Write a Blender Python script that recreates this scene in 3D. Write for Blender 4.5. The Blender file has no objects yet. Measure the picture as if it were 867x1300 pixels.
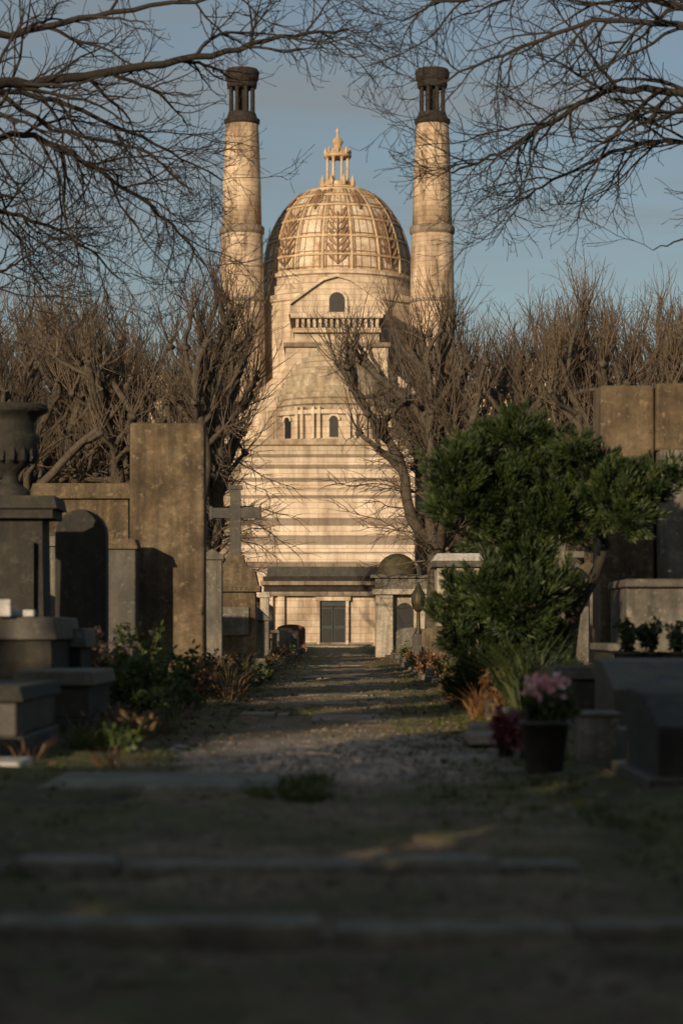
import bpy, math, random
from mathutils import Vector, Matrix, noise as mnoise
random.seed(7)
R=random.random
def U(a,b): return a+(b-a)*random.random()
scene=bpy.context.scene

# ------------------------------------------------------------ materials
def nodes_of(name):
    m=bpy.data.materials.new(name); m.use_nodes=True
    nt=m.node_tree; b=nt.nodes['Principled BSDF']
    return m,nt,b
def noise_node(nt,vec,scale,detail=5,rough=.6,dist=0):
    n=nt.nodes.new('ShaderNodeTexNoise'); n.inputs['Scale'].default_value=scale
    n.inputs['Detail'].default_value=detail; n.inputs['Roughness'].default_value=rough
    n.inputs['Distortion'].default_value=dist
    nt.links.new(vec,n.inputs['Vector']); return n.outputs['Fac']
def ramp(nt,fac,stops,interp='LINEAR'):
    r=nt.nodes.new('ShaderNodeValToRGB'); cr=r.color_ramp; cr.interpolation=interp
    while len(cr.elements)>1: cr.elements.remove(cr.elements[-1])
    cr.elements[0].position=stops[0][0]; cr.elements[0].color=(*stops[0][1],1)
    for p,c in stops[1:]:
        e=cr.elements.new(p); e.color=(*c,1)
    nt.links.new(fac,r.inputs[0]); return r.outputs[0]
def mix(nt,fac,a,b,mode='MIX'):
    m=nt.nodes.new('ShaderNodeMix'); m.data_type='RGBA'; m.blend_type=mode
    for s,v in ((0,fac),(6,a),(7,b)):
        if isinstance(v,(int,float)): m.inputs[s].default_value=v
        elif isinstance(v,tuple): m.inputs[s].default_value=(*v,1)
        else: nt.links.new(v,m.inputs[s])
    return m.outputs[2]
def math_n(nt,op,a,b=None,c=None):
    m=nt.nodes.new('ShaderNodeMath'); m.operation=op
    for i,v in enumerate((a,b,c)):
        if v is None: continue
        if isinstance(v,(int,float)): m.inputs[i].default_value=v
        else: nt.links.new(v,m.inputs[i])
    return m.outputs[0]
def bump(nt,b,h,strength=.4,dist=.03):
    n=nt.nodes.new('ShaderNodeBump'); n.inputs['Strength'].default_value=strength
    n.inputs['Distance'].default_value=dist
    nt.links.new(h,n.inputs['Height']); nt.links.new(n.outputs[0],b.inputs['Normal'])
def coords(nt):
    t=nt.nodes.new('ShaderNodeTexCoord'); return t.outputs['Object']
def scaled(nt,vec,s):
    m=nt.nodes.new('ShaderNodeMapping'); m.inputs['Scale'].default_value=s
    nt.links.new(vec,m.inputs['Vector']); return m.outputs[0]
G=lambda v:(v,v,v)
def stone(name,c1,c2,c3,scale=1.0,moss=0.0,rough=.85,bstr=.6,streak=.5,bdist=.02):
    m,nt,b=nodes_of(name); v=coords(nt)
    n1=noise_node(nt,v,1.3*scale,8,.65); n2=noise_node(nt,v,9*scale,6,.7)
    col=ramp(nt,n1,[(.32,c1),(.5,c2),(.68,c3)])
    col=mix(nt,.6,col,ramp(nt,n2,[(.3,G(.4)),(.7,G(1.3))]),'MULTIPLY')
    sv=scaled(nt,v,(4*scale,4*scale,.35*scale)); n3=noise_node(nt,sv,1.2,5,.6)
    col=mix(nt,streak,col,ramp(nt,n3,[(.38,G(.3)),(.58,G(1.0))]),'MULTIPLY')
    li=ramp(nt,noise_node(nt,v,5.5*scale,6,.75),[(.56,G(0)),(.64,G(.5))])
    col=mix(nt,li,col,tuple(min(.5,q*1.4+.01) for q in c3))
    if moss>0:
        g=nt.nodes.new('ShaderNodeNewGeometry'); s=nt.nodes.new('ShaderNodeSeparateXYZ')
        nt.links.new(g.outputs['Normal'],s.inputs[0])
        up=math_n(nt,'MULTIPLY',math_n(nt,'MAXIMUM',s.outputs[2],.12),1.3)
        f=math_n(nt,'MULTIPLY',math_n(nt,'MULTIPLY',up,ramp(nt,noise_node(nt,v,3*scale,5,.7),[(.42,G(0)),(.6,G(1))])),moss)
        col=mix(nt,f,col,(.07,.075,.02))
    nt.links.new(col,b.inputs['Base Color']); b.inputs['Roughness'].default_value=rough
    bump(nt,b,math_n(nt,'ADD',n2,math_n(nt,'MULTIPLY',noise_node(nt,v,40*scale,3,.6),.4)),bstr,bdist)
    return m
def simple(name,c1,c2,scale=8,rough=.7,bstr=.2,metal=0,spec=None):
    m,nt,b=nodes_of(name); v=coords(nt); n=noise_node(nt,v,scale,5,.6)
    nt.links.new(ramp(nt,n,[(.3,c1),(.7,c2)]),b.inputs['Base Color'])
    b.inputs['Roughness'].default_value=rough; b.inputs['Metallic'].default_value=metal
    bump(nt,b,n,bstr,.02); return m
def leafmat(name,c1,c2,c3,scale=3,trans=.25):
    m,nt,b=nodes_of(name); v=coords(nt); n=noise_node(nt,v,scale,6,.75)
    col=ramp(nt,n,[(.3,c1),(.5,c2),(.7,c3)])
    nt.links.new(col,b.inputs['Base Color']); b.inputs['Roughness'].default_value=.6
    if trans>0:
        tr=nt.nodes.new('ShaderNodeBsdfTranslucent'); nt.links.new(col,tr.inputs[0])
        ms=nt.nodes.new('ShaderNodeMixShader'); ms.inputs[0].default_value=trans
        out=nt.nodes['Material Output']
        nt.links.new(b.outputs[0],ms.inputs[1]); nt.links.new(tr.outputs[0],ms.inputs[2])
        nt.links.new(ms.outputs[0],out.inputs[0])
    return m

def ashlar(name,c1,c2,cm,cw=1.1,ch=.42,bands=None,zmax=14.,tint=1.0,stain=.5):
    m,nt,b=nodes_of(name); v=coords(nt)
    sp=nt.nodes.new('ShaderNodeSeparateXYZ'); nt.links.new(v,sp.inputs[0])
    cb=nt.nodes.new('ShaderNodeCombineXYZ')
    nt.links.new(math_n(nt,'ADD',sp.outputs[0],math_n(nt,'MULTIPLY',sp.outputs[1],.93)),cb.inputs[0]); nt.links.new(sp.outputs[2],cb.inputs[1])
    br=nt.nodes.new('ShaderNodeTexBrick'); nt.links.new(cb.outputs[0],br.inputs['Vector'])
    br.inputs['Scale'].default_value=1; br.inputs['Brick Width'].default_value=cw; br.inputs['Row Height'].default_value=ch
    br.inputs['Mortar Size'].default_value=.014; br.inputs['Mortar Smooth'].default_value=.3
    br.inputs['Color1'].default_value=(*c1,1); br.inputs['Color2'].default_value=(*c2,1); br.inputs['Mortar'].default_value=(*cm,1)
    col=br.outputs['Color']
    if bands:
        st=[(0,G(0))]
        for z0,z1 in sorted(bands): st+= [(z0/zmax,G(1)),(z1/zmax,G(0))]
        wob=math_n(nt,'MULTIPLY',math_n(nt,'SUBTRACT',noise_node(nt,v,1.5,3),.5),.06)
        f=ramp(nt,math_n(nt,'DIVIDE',math_n(nt,'ADD',sp.outputs[2],wob),zmax),st,'CONSTANT')
        col=mix(nt,math_n(nt,'MULTIPLY',f,.85),col,(.19,.155,.13))
        gz=ramp(nt,math_n(nt,'ADD',math_n(nt,'DIVIDE',sp.outputs[2],zmax),math_n(nt,'MULTIPLY',math_n(nt,'SUBTRACT',noise_node(nt,scaled(nt,v,(1.5,1.5,.3)),1.2,4),.5),.25)),[(.83,G(0)),(.93,G(.55))])
        col=mix(nt,gz,col,(.16,.14,.06))
    n1=noise_node(nt,v,.35,8,.7); n2=noise_node(nt,scaled(nt,v,(1.6,1.6,.25)),1,6,.65)
    col=mix(nt,stain,col,ramp(nt,n1,[(.35,(.5,.42,.36)),(.6,(1.1,1.08,1.05))]),'MULTIPLY')
    col=mix(nt,stain,col,ramp(nt,n2,[(.34,(.38,.33,.3)),(.55,G(1))]),'MULTIPLY')
    nt.links.new(col,b.inputs['Base Color']); b.inputs['Roughness'].default_value=.88
    bump(nt,b,math_n(nt,'ADD',noise_node(nt,v,6,4),math_n(nt,'MULTIPLY',br.outputs['Fac'],-1.0)),.5,.04)
    return m

M={}
M['band']=ashlar('banded_limestone',(.68,.59,.49),(.58,.49,.40),(.33,.27,.21),1.2,.36,
   bands=[(4.6,5.3),(5.78,5.9),(6.3,6.9),(7.5,8.02),(9.2,9.42),(10.25,10.55),(11.1,11.36),(11.8,12.0)],zmax=14)
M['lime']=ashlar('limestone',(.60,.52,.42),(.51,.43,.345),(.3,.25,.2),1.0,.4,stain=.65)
M['limedark']=ashlar('weathered_shaded_limestone',(.28,.24,.2),(.22,.19,.155),(.12,.1,.08),1.0,.4,stain=.8)  # darker limestone; also paints in the shade on the apse block's recessed sides
M['chim']=ashlar('chimney_stone',(.60,.50,.39),(.50,.41,.32),(.3,.24,.18),.9,.36,stain=.95)
M['sdome']=stone('half_dome_stone',(.26,.2,.14),(.38,.31,.225),(.48,.41,.31),.5,0,.85,.3,.5)
M['soot']=simple('sooty_stone',(.010,.008,.007),(.034,.027,.022),3,.9,.3)
M['slate']=stone('slate_roof',(.035,.035,.037),(.05,.048,.045),(.07,.062,.05),1,.3,.6,.4,.5)
M['mossroof']=stone('mossy_lead_dome',(.03,.03,.022),(.055,.05,.03),(.09,.08,.04),3,.5,.8,.5,.5)
M['dark']=simple('dark_opening',(.008,.008,.009),(.015,.015,.017),3,.35)
M['door']=simple('painted_door',(.010,.02,.028),(.018,.032,.042),6,.4)
M['gold']=simple('ochre_stone',(.30,.20,.11),(.56,.44,.29),1.6,.6,.3)
M['rust']=simple('ochre_mosaic',(.10,.055,.03),(.33,.21,.125),1.4,.7,.3)
m,nt,b=nodes_of('dome_tiles'); v=coords(nt)
n=noise_node(nt,v,.9,8,.7); col=ramp(nt,n,[(.34,(.32,.20,.12)),(.45,(.50,.41,.31)),(.6,(.63,.57,.48))])
n2=noise_node(nt,v,6,5,.7); col=mix(nt,.6,col,ramp(nt,n2,[(.35,(.55,.43,.34)),(.55,G(1.05))]),'MULTIPLY')
nt.links.new(col,b.inputs['Base Color']); b.inputs['Roughness'].default_value=.75; bump(nt,b,n2,.5,.05); M['dome']=m
M['bark']=simple('tree_bark',(.032,.027,.021),(.085,.07,.054),7,.9,.6)
M['twig']=simple('pollard_twig_bark',(.045,.035,.026),(.15,.112,.08),1.2,.85,.3)
M['darkbark']=simple('dark_bark',(.010,.0085,.008),(.028,.022,.018),7,.9,.5)
M['st_brown']=stone('lichen_stone',(.055,.04,.026),(.115,.083,.052),(.19,.147,.097),1.4,.7,.9,.9,.65)
M['st_grey']=stone('grey_granite',(.075,.07,.063),(.13,.12,.105),(.19,.175,.145),1.2,.5,.8,.7,.6)
M['st_dark']=stone('dark_granite',(.022,.022,.021),(.042,.04,.036),(.075,.07,.06),1.6,.5,.6,.5,.5)
M['st_black']=stone('blackened_stone',(.010,.010,.010),(.02,.019,.017),(.038,.034,.028),1.6,.3,.8,.8,.5)
M['st_light']=stone('pale_stone',(.27,.24,.2),(.38,.34,.28),(.46,.41,.34),1.2,.35,.85,.5,.5)
M['st_red']=stone('red_granite',(.12,.05,.035),(.18,.08,.05),(.24,.11,.07),1.2,.1,.5,.3,.2)
M['marble']=stone('white_marble',(.36,.36,.36),(.48,.48,.47),(.56,.56,.54),2,.1,.5,.2,.3)
M['slab']=stone('path_slab',(.09,.075,.058),(.16,.135,.105),(.24,.205,.16),1.6,.6,.6,.8,.1)
M['mossslab']=stone('mossy_slab',(.11,.10,.082),(.19,.175,.145),(.30,.28,.235),2.2,.5,.8,.8,.1)
M['bronze']=simple('bronze',(.03,.025,.015),(.07,.06,.03),8,.5,.3,.5)
M['yew']=leafmat('yew_foliage',(.007,.017,.005),(.021,.042,.009),(.075,.10,.02),4,.2)
M['ever']=leafmat('evergreen_foliage',(.012,.022,.008),(.03,.045,.015),(.05,.07,.02),2,0)
M['grass']=leafmat('grass_blades',(.04,.05,.01),(.08,.10,.02),(.16,.155,.05),1.2,.3)
M['dry']=leafmat('dry_stems',(.07,.045,.022),(.14,.09,.045),(.24,.165,.085),2,.2)
M['leaf']=leafmat('fallen_leaf',(.035,.02,.011),(.085,.048,.023),(.17,.1,.048),9,0)
M['green']=leafmat('herb_leaves',(.02,.04,.01),(.05,.085,.02),(.1,.14,.035),5,.3)
M['fern']=leafmat('brown_fern',(.09,.042,.018),(.17,.085,.034),(.25,.14,.06),5,.2)
M['heather']=leafmat('red_heather',(.07,.014,.022),(.13,.024,.04),(.19,.04,.06),9,.2)
M['pink']=leafmat('cyclamen_petal',(.65,.25,.32),(.82,.45,.5),(.9,.74,.74),9,.3)
M['pot']=simple('black_pot',(.012,.012,.012),(.03,.028,.025),8,.5)
M['pebble']=simple('pebble_stone',(.07,.058,.042),(.24,.2,.15),14,.85,.3)
m,nt,b=nodes_of('puddle_water'); b.inputs['Base Color'].default_value=(.10,.085,.065,1); b.inputs['IOR'].default_value=1.33
vv=coords(nt); nt.links.new(ramp(nt,noise_node(nt,vv,5,4,.7),[(.35,G(.18)),(.65,G(.55))]),b.inputs['Roughness'])
bump(nt,b,noise_node(nt,vv,14,4),.35,.012); M['water']=m

# ------------------------------------------------------------ mesh builder
class MB:
    def __init__(s): s.v=[];s.f=[];s.m=[];s.sm=[];s.mats=[]
    def mi(s,k):
        if k not in s.mats: s.mats.append(k)
        return s.mats.index(k)
    def face(s,idx,k,sm=False): s.f.append(idx); s.m.append(s.mi(k)); s.sm.append(sm)
    def poly(s,pts,k):
        o=len(s.v); s.v+= [tuple(p) for p in pts]; s.face(tuple(range(o,o+len(pts))),k)
    def box(s,x0,x1,y0,y1,z0,z1,k,tx=0,ty=0):
        o=len(s.v)
        s.v+=[(x0,y0,z0),(x1,y0,z0),(x1,y1,z0),(x0,y1,z0),(x0+tx,y0+ty,z1),(x1-tx,y0+ty,z1),(x1-tx,y1-ty,z1),(x0+tx,y1-ty,z1)]
        for q in ((0,3,2,1),(4,5,6,7),(0,1,5,4),(1,2,6,5),(2,3,7,6),(3,0,4,7)): s.face(tuple(o+i for i in q),k)
    def prism(s,poly,y0,y1,k):
        o=len(s.v);n=len(poly)
        s.v+=[(x,y0,z) for x,z in poly]+[(x,y1,z) for x,z in poly]
        s.face(tuple(range(o,o+n)),k); s.face(tuple(range(o+2*n-1,o+n-1,-1)),k)
        for i in range(n):
            j=(i+1)%n; s.face((o+j,o+i,o+n+i,o+n+j),k)
    def prismx(s,poly,x0,x1,k):
        o=len(s.v);n=len(poly)
        s.v+=[(x0,y,z) for y,z in poly]+[(x1,y,z) for y,z in poly]
        s.face(tuple(range(o,o+n)),k); s.face(tuple(range(o+2*n-1,o+n-1,-1)),k)
        for i in range(n):
            j=(i+1)%n; s.face((o+j,o+i,o+n+i,o+n+j),k)
    def lathe(s,prof,cx,cy,seg,k,sm=True,rot=0):
        o=len(s.v);n=len(prof)
        for i in range(seg):
            a=rot+2*math.pi*i/seg; c,sn=math.cos(a),math.sin(a)
            for r,z in prof: s.v.append((cx+r*c,cy+r*sn,z))
        for i in range(seg):
            j=(i+1)%seg
            for t in range(n-1):
                s.face((o+i*n+t,o+j*n+t,o+j*n+t+1,o+i*n+t+1),k,sm)
        if prof[-1][0]>1e-4: s.face(tuple(o+i*n+n-1 for i in range(seg)),k)
        if prof[0][0]>1e-4: s.face(tuple(o+i*n for i in range(seg))[::-1],k)
    def tube(s,pts,rad,sides,k):
        n=len(pts)
        if n<2: return
        o=len(s.v)
        for i in range(n):
            p=pts[i]; t=(pts[min(i+1,n-1)]-pts[max(i-1,0)])
            if t.length<1e-6: t=Vector((0,0,1))
            t.normalize(); a=t.cross(Vector((.31,.95,.05)))
            if a.length<.1: a=t.cross(Vector((1,0,0)))
            a.normalize(); b=t.cross(a); r=rad[i]
            for q in range(sides):
                w=2*math.pi*q/sides; e=p+a*(r*math.cos(w))+b*(r*math.sin(w)); s.v.append((e.x,e.y,e.z))
        for i in range(n-1):
            for q in range(sides):
                q2=(q+1)%sides
                s.face((o+i*sides+q,o+i*sides+q2,o+(i+1)*sides+q2,o+(i+1)*sides+q),k,True)
    def blob(s,c,r,k,sq=(1,1,1),seg=8,jit=.15):
        o=len(s.v);rings=seg//2+1
        for i in range(rings+1):
            ph=math.pi*i/rings-math.pi/2
            for j in range(seg):
                a=2*math.pi*j/seg; rr=r*(1+U(-jit,jit))
                s.v.append((c[0]+rr*math.cos(ph)*math.cos(a)*sq[0],c[1]+rr*math.cos(ph)*math.sin(a)*sq[1],c[2]+rr*math.sin(ph)*sq[2]))
        for i in range(rings):
            for j in range(seg):
                j2=(j+1)%seg; s.face((o+i*seg+j,o+i*seg+j2,o+(i+1)*seg+j2,o+(i+1)*seg+j),k,True)
    def leaf(s,p,d,w,L,k,n=None):
        side=d.cross(Vector((U(-1,1),U(-1,1),U(-1,1))))
        if side.length<1e-3: side=Vector((1,0,0))
        side.normalize(); side*=w*.5
        a=p; b=p+d*(L*.5)+side; c=p+d*L; e=p+d*(L*.5)-side
        o=len(s.v); s.v+=[tuple(a),tuple(b),tuple(c),tuple(e)]; s.face((o,o+1,o+2,o+3),k)
    def build(s,name,parent=None,bevel=0,loc=None):
        me=bpy.data.meshes.new(name); me.from_pydata(s.v,[],s.f)
        for k in s.mats: me.materials.append(M[k])
        me.polygons.foreach_set('material_index',s.m); me.polygons.foreach_set('use_smooth',s.sm); me.update()
        ob=bpy.data.objects.new(name,me); scene.collection.objects.link(ob)
        if parent: ob.parent=parent
        if loc: ob.location=loc
        if bevel:
            bm=ob.modifiers.new('bevel','BEVEL'); bm.width=bevel; bm.segments=2; bm.limit_method='ANGLE'; bm.angle_limit=.6
        return ob
def arch(cx,z0,w,h,n=8):
    r=w/2; zc=z0+h-r
    return [(cx-r,z0),(cx+r,z0)]+[(cx+r*math.cos(math.pi*i/n),zc+r*math.sin(math.pi*i/n)) for i in range(n+1)]

# ------------------------------------------------------------ ground
def sstep(a,b,x):
    t=max(0,min(1,(x-a)/(b-a))); return t*t*(3-2*t)
def ground_z(x,y):
    if y<2: return 0
    a=max(0,min(1,(abs(x)-1.3)/.8))
    amp=.035+.06*a if abs(x)<12 and y<120 else .03
    z=amp*mnoise.noise(Vector((x*.9,y*.6,0)))+.035*mnoise.noise(Vector((x*3,y*2.2,3)))+.022*mnoise.noise(Vector((x*8,y*6,9)))+.05*a
    rr=math.sqrt((x/1.35)**2+((y-19.3)/3.4)**2)
    if rr<1.3: z-=.026*(1-sstep(.55,1.25,rr))
    return z
ys=[-3000,-800,-200,-60,-20,-5,0]; y=2.
while y<170: ys.append(y); y+=.08+y*.0065
ys+=[180,200,240,320,500,900,1600,3500]
xs=[];x=0.
while x<14: xs.append(x); x+=.06+.038*x
xs+=[16,20,30,50,90,180,400,1000,3000]; xs=[-q for q in xs[:0:-1]]+xs
g=MB()
for yy in ys:
    for xx in xs: g.v.append((xx,yy,ground_z(xx,yy)))
nx=len(xs)
M_g,nt,b=nodes_of('ground_soil'); v=coords(nt)
sp=nt.nodes.new('ShaderNodeSeparateXYZ'); nt.links.new(v,sp.inputs[0])
w=math_n(nt,'MULTIPLY',math_n(nt,'SUBTRACT',noise_node(nt,v,.8,5,.6),.5),2.4)
ax=math_n(nt,'ADD',math_n(nt,'ABSOLUTE',sp.outputs[0]),w)
side=ramp(nt,math_n(nt,'MULTIPLY',ax,.5),[(.42,G(0)),(.66,G(1))])
fine=noise_node(nt,v,28,6,.75); mid=noise_node(nt,v,4,6,.7); big=noise_node(nt,v,.55,5,.65)
path=ramp(nt,mid,[(.3,(.11,.076,.045)),(.5,(.22,.16,.098)),(.7,(.35,.275,.185))])
path=mix(nt,.85,path,ramp(nt,fine,[(.35,G(.35)),(.5,G(.95)),(.68,G(1.9))]),'MULTIPLY')
soil=ramp(nt,mid,[(.3,(.025,.018,.010)),(.55,(.065,.045,.024)),(.75,(.10,.072,.04))])
mossc=mix(nt,.7,ramp(nt,mid,[(.3,(.05,.050,.009)),(.7,(.13,.13,.026))]),ramp(nt,fine,[(.3,G(.4)),(.7,G(1.6))]),'MULTIPLY')
mossf=ramp(nt,math_n(nt,'ADD',big,math_n(nt,'MULTIPLY',mid,.45)),[(.70,G(0)),(.80,G(1))])
mossp=math_n(nt,'MULTIPLY',mossf,.85)
c0=mix(nt,mossp,path,mossc)
c1=mix(nt,ramp(nt,math_n(nt,'ADD',big,math_n(nt,'MULTIPLY',mid,.3)),[(.52,G(0)),(.68,G(1))]),soil,mossc)
col=mix(nt,side,c0,c1)
dx=math_n(nt,'DIVIDE',sp.outputs[0],1.4); dy=math_n(nt,'DIVIDE',math_n(nt,'SUBTRACT',sp.outputs[1],19.3),4.0)
rr=math_n(nt,'ADD',math_n(nt,'MULTIPLY',dx,dx),math_n(nt,'MULTIPLY',dy,dy))
wet=ramp(nt,math_n(nt,'ADD',math_n(nt,'MULTIPLY',rr,.5),math_n(nt,'MULTIPLY',math_n(nt,'SUBTRACT',noise_node(nt,v,3.5,5,.65),.5),1.6)),[(.3,G(1)),(.55,G(0))])
col=mix(nt,math_n(nt,'MULTIPLY',wet,.8),col,mix(nt,.8,(.17,.14,.105),ramp(nt,fine,[(.3,G(.4)),(.7,G(1.7))]),'MULTIPLY'))
nt.links.new(col,b.inputs['Base Color'])
nt.links.new(ramp(nt,wet,[(0,G(.95)),(1,G(.35))]),b.inputs['Roughness'])
bump(nt,b,math_n(nt,'ADD',fine,math_n(nt,'MULTIPLY',mid,1.5)),.9,.04)
M['ground']=M_g
for j in range(len(ys)-1):
    for i in range(nx-1):
        a=j*nx+i; g.face((a,a+1,a+nx+1,a+nx),'ground',True)
g.build('ground')
t=MB(); pts=[]
for i in range(48):
    a=2*math.pi*i/48; q=1+.12*math.sin(3*a+1)+.07*math.sin(7*a)
    pts.append((1.25*q*math.cos(a),19.3+3.1*q*math.sin(a),-.026))
t.poly(pts,'water'); t.build('puddle')

# ------------------------------------------------------------ crematorium building
bld=bpy.data.objects.new('domed_crematorium',None); scene.collection.objects.link(bld)
p=MB()
p.box(-4.3,4.6,145,148,0,3.1,'lime'); 
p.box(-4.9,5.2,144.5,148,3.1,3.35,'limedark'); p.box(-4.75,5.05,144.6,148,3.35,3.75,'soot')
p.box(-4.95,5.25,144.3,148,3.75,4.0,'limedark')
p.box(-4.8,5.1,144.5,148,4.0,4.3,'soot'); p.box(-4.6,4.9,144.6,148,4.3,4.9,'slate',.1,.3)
for xx in (-4.6,-3.9,2.0,4.3): p.box(xx,xx+.42,144.7,144.98,0,3.1,'lime')
p.box(-4.4,4.7,144.8,145,.0,.25,'limedark')
p.build('portico',bld,.02)
p=MB(); 
p.box(-1.5,-1.32,144.7,144.98,0,3.0,'lime'); p.box(.26,.44,144.7,144.98,0,3.0,'lime'); p.box(-1.6,.54,144.68,144.98,2.8,3.05,'lime')
p.box(-1.32,.26,144.9,144.99,0,2.8,'door'); p.box(-.56,-.5,144.85,144.9,0,2.5,'soot')
for xx in (-1.2,-.42):
    p.box(xx,xx+.55,144.86,144.895,1.3,2.3,'dark'); p.box(xx,xx+.55,144.86,144.895,.25,1.1,'dark')
p.box(-1.32,.26,144.84,144.9,2.42,2.5,'soot')
p.build('entrance_door',bld)
p=MB(); p.box(-2.6,2.2,139,143,-.05,.06,'st_light'); p.box(-2.2,1.8,140,144,.06,.14,'st_grey'); p.build('entrance_step',bld,.02)
p=MB()
p.box(-6.31,4.58,148.02,172,0,12.6,'band'); p.box(-6.5,4.8,147.8,172,12.6,12.95,'sdome')
p.box(-6.42,4.7,147.9,172,9.85,9.97,'lime'); p.box(-6.45,4.75,147.86,148.0,4.95,5.2,'limedark')
p.box(4.6,6.3,151,172,0,11.2,'limedark'); p.box(-8.2,-6.33,151,172,0,11.2,'limedark')  # recessed sides coloured dark, so the block's shadow is part of the stone colour
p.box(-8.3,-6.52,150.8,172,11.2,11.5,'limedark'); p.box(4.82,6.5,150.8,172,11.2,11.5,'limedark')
p.build('banded_apse_block',bld)
p=MB(); cx,cy=-.5,155.2
p.lathe([(4.35,12.95),(4.35,13.25),(4.15,13.3),(4.15,14.75),(4.4,14.85),(4.4,15.1),(4.0,15.15)],cx,cy,48,'lime',False)
for i in range(24):
    a=-math.pi/2+2*math.pi*i/24
    def tr(pts): return [(cx+math.cos(a)*r-math.sin(a)*t,cy+math.sin(a)*r+math.cos(a)*t,z) for r,t,z in pts]
    if i%3==0:
        pts=[(4.19,x_,z_) for x_,z_ in arch(0,13.35,.55,1.35)]
        p.poly(tr(pts)[::1],'dark')
        o=arch(0,13.3,.85,1.57); n_=len(o)
        inn=arch(0,13.35,.55,1.35)
        for q in range(2,n_-1):
            p.poly(tr([(4.3,*o[q]),(4.3,*o[q+1]),(4.3,*inn[q+1]),(4.3,*inn[q])]),'lime')
            p.poly(tr([(4.3,*inn[q]),(4.3,*inn[q+1]),(4.15,*inn[q+1]),(4.15,*inn[q])]),'lime')
    else:
        for t0 in (-.2,.2):
            b8=[(4.1,t0-.1),(4.45,t0-.1),(4.45,t0+.1),(4.1,t0+.1)]
            lo=tr([(r,t,13.25) for r,t in b8]); hi=tr([(r,t,15.3) for r,t in b8])
            for q in range(4): p.poly([lo[q],lo[(q+1)%4],hi[(q+1)%4],hi[q]],'lime')
            p.poly(hi,'lime')
p.build('window_drum',bld)
p=MB(); prof=[]; n=11
for i in range(n):
    f0=i/n; f1=(i+1)/n
    r0=3.75*math.cos(f0*math.pi/2*.97)**.75
    z0=15.15+4.6*f0; z1=15.15+4.6*f1
    prof+=[(r0+.05,z0),(r0+.05,z0+.3),(max(r0-.12,.05),z0+.33)]
prof+=[(.25,19.8),(.12,20.1)]
p.lathe(prof,cx,cy,48,'sdome',False); p.build('stepped_half_dome',bld)
p=MB(); gx=-.32
p.box(gx-3.5,gx+3.5,162,170,12,20.4,'lime'); p.box(gx-3.65,gx+3.65,161.75,170,20.4,20.7,'limedark')
p.box(gx-2.9,gx+2.9,162.2,170,20.7,21.4,'lime')
p.box(gx-3.0,gx+3.0,161.8,170,21.4,21.7,'lime')
p.box(gx-2.85,gx+2.85,161.95,170,21.7,22.35,'soot')
for i in range(15):
    xx=gx-2.8+i*.39; p.box(xx,xx+.2,161.75,161.95,21.72,22.33,'lime')
p.box(gx-3.15,gx+3.15,161.5,170,22.35,22.65,'lime')
pg=[(gx-3.3,22.65),(gx+3.3,22.65),(gx+3.2,23.3),(gx+1.7,24.4),(gx+.9,24.95),(gx,25.2),(gx-.9,24.95),(gx-1.7,24.4),(gx-3.2,23.3)]
p.prism(pg,162,170,'lime')
top=pg[2:]
for t in range(len(top)-1):
    (xa,za),(xb,zb_)=top[t],top[t+1]
    p.prism([(xa,za),(xa,za+.22),(xb,zb_+.22),(xb,zb_)],161.7,170.1,'lime')
p.prism(arch(gx,22.72,1.5,1.65),161.82,162.1,'lime'); p.prism(arch(gx,22.8,1.05,1.35),161.76,161.9,'dark')
oa=[(gx+3.4*math.cos(t*math.pi/16),15.8+4.4*math.sin(t*math.pi/16)) for t in range(17)]
ob_=[(gx+3.0*math.cos(t*math.pi/16),15.8+4.0*math.sin(t*math.pi/16)) for t in range(17)]
for t in range(16): p.prism([ob_[t],oa[t],oa[t+1],ob_[t+1]],161.7,162.1,'sdome')
for sx in (-1,1):
    p.prism([(gx+sx*3.52,12),(gx+sx*5.4,12),(gx+sx*5.4,17.6),(gx+sx*3.52,19.2)][::sx],163.5,170,'lime')
p.build('gable_front',bld)
p=MB(); dx0,dy0=-.29,175
p.box(-9.3,8.7,167,184,0,16.6,'lime'); p.box(-9.6,9.0,166.7,184.3,16.6,17.1,'lime')
p.lathe([(6.5,17.1),(6.5,24.6),(6.7,24.7),(6.7,25.1),(6.0,25.3)],dx0,dy0,16,'lime',False,math.pi/16)
p.build('main_body',bld)
p=MB(); Rd,Hd,zb=5.4,6.9,26.9
p.lathe([(5.9,25.3),(5.9,25.9),(5.6,26.0),(5.6,26.5),(5.85,26.6),(5.85,26.85),(5.4,26.9)],dx0,dy0,64,'lime',False)
def dprof(t,off=0):
    ph=t*math.radians(79); return ((Rd+off)*math.cos(ph)**.86,zb+(Hd+off)*math.sin(ph))
p.lathe([dprof(i/22) for i in range(23)],dx0,dy0,64,'dome',True)
def dp(th,t,off):
    r,z=dprof(max(0,min(1,t)),off); return Vector((dx0+r*math.cos(th),dy0+r*math.sin(th),z))
NG=16
for i in range(NG):
    th=-math.pi/2+2*math.pi*(i+.5)/NG
    p.tube([dp(th,j/16,.04) for j in range(17)],[.14-.006*j for j in range(17)],5,'gold')
    for sg in (-1,1):
        t3=th+sg*.045; p.tube([dp(t3,j/16,.03) for j in range(15)],[.045]*15,4,'rust')
    for q in (1/3,2/3):
        t3=th+2*math.pi/NG*q; p.tube([dp(t3,j/16,.0) for j in range(14)],[.035]*14,4,'rust')
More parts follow.
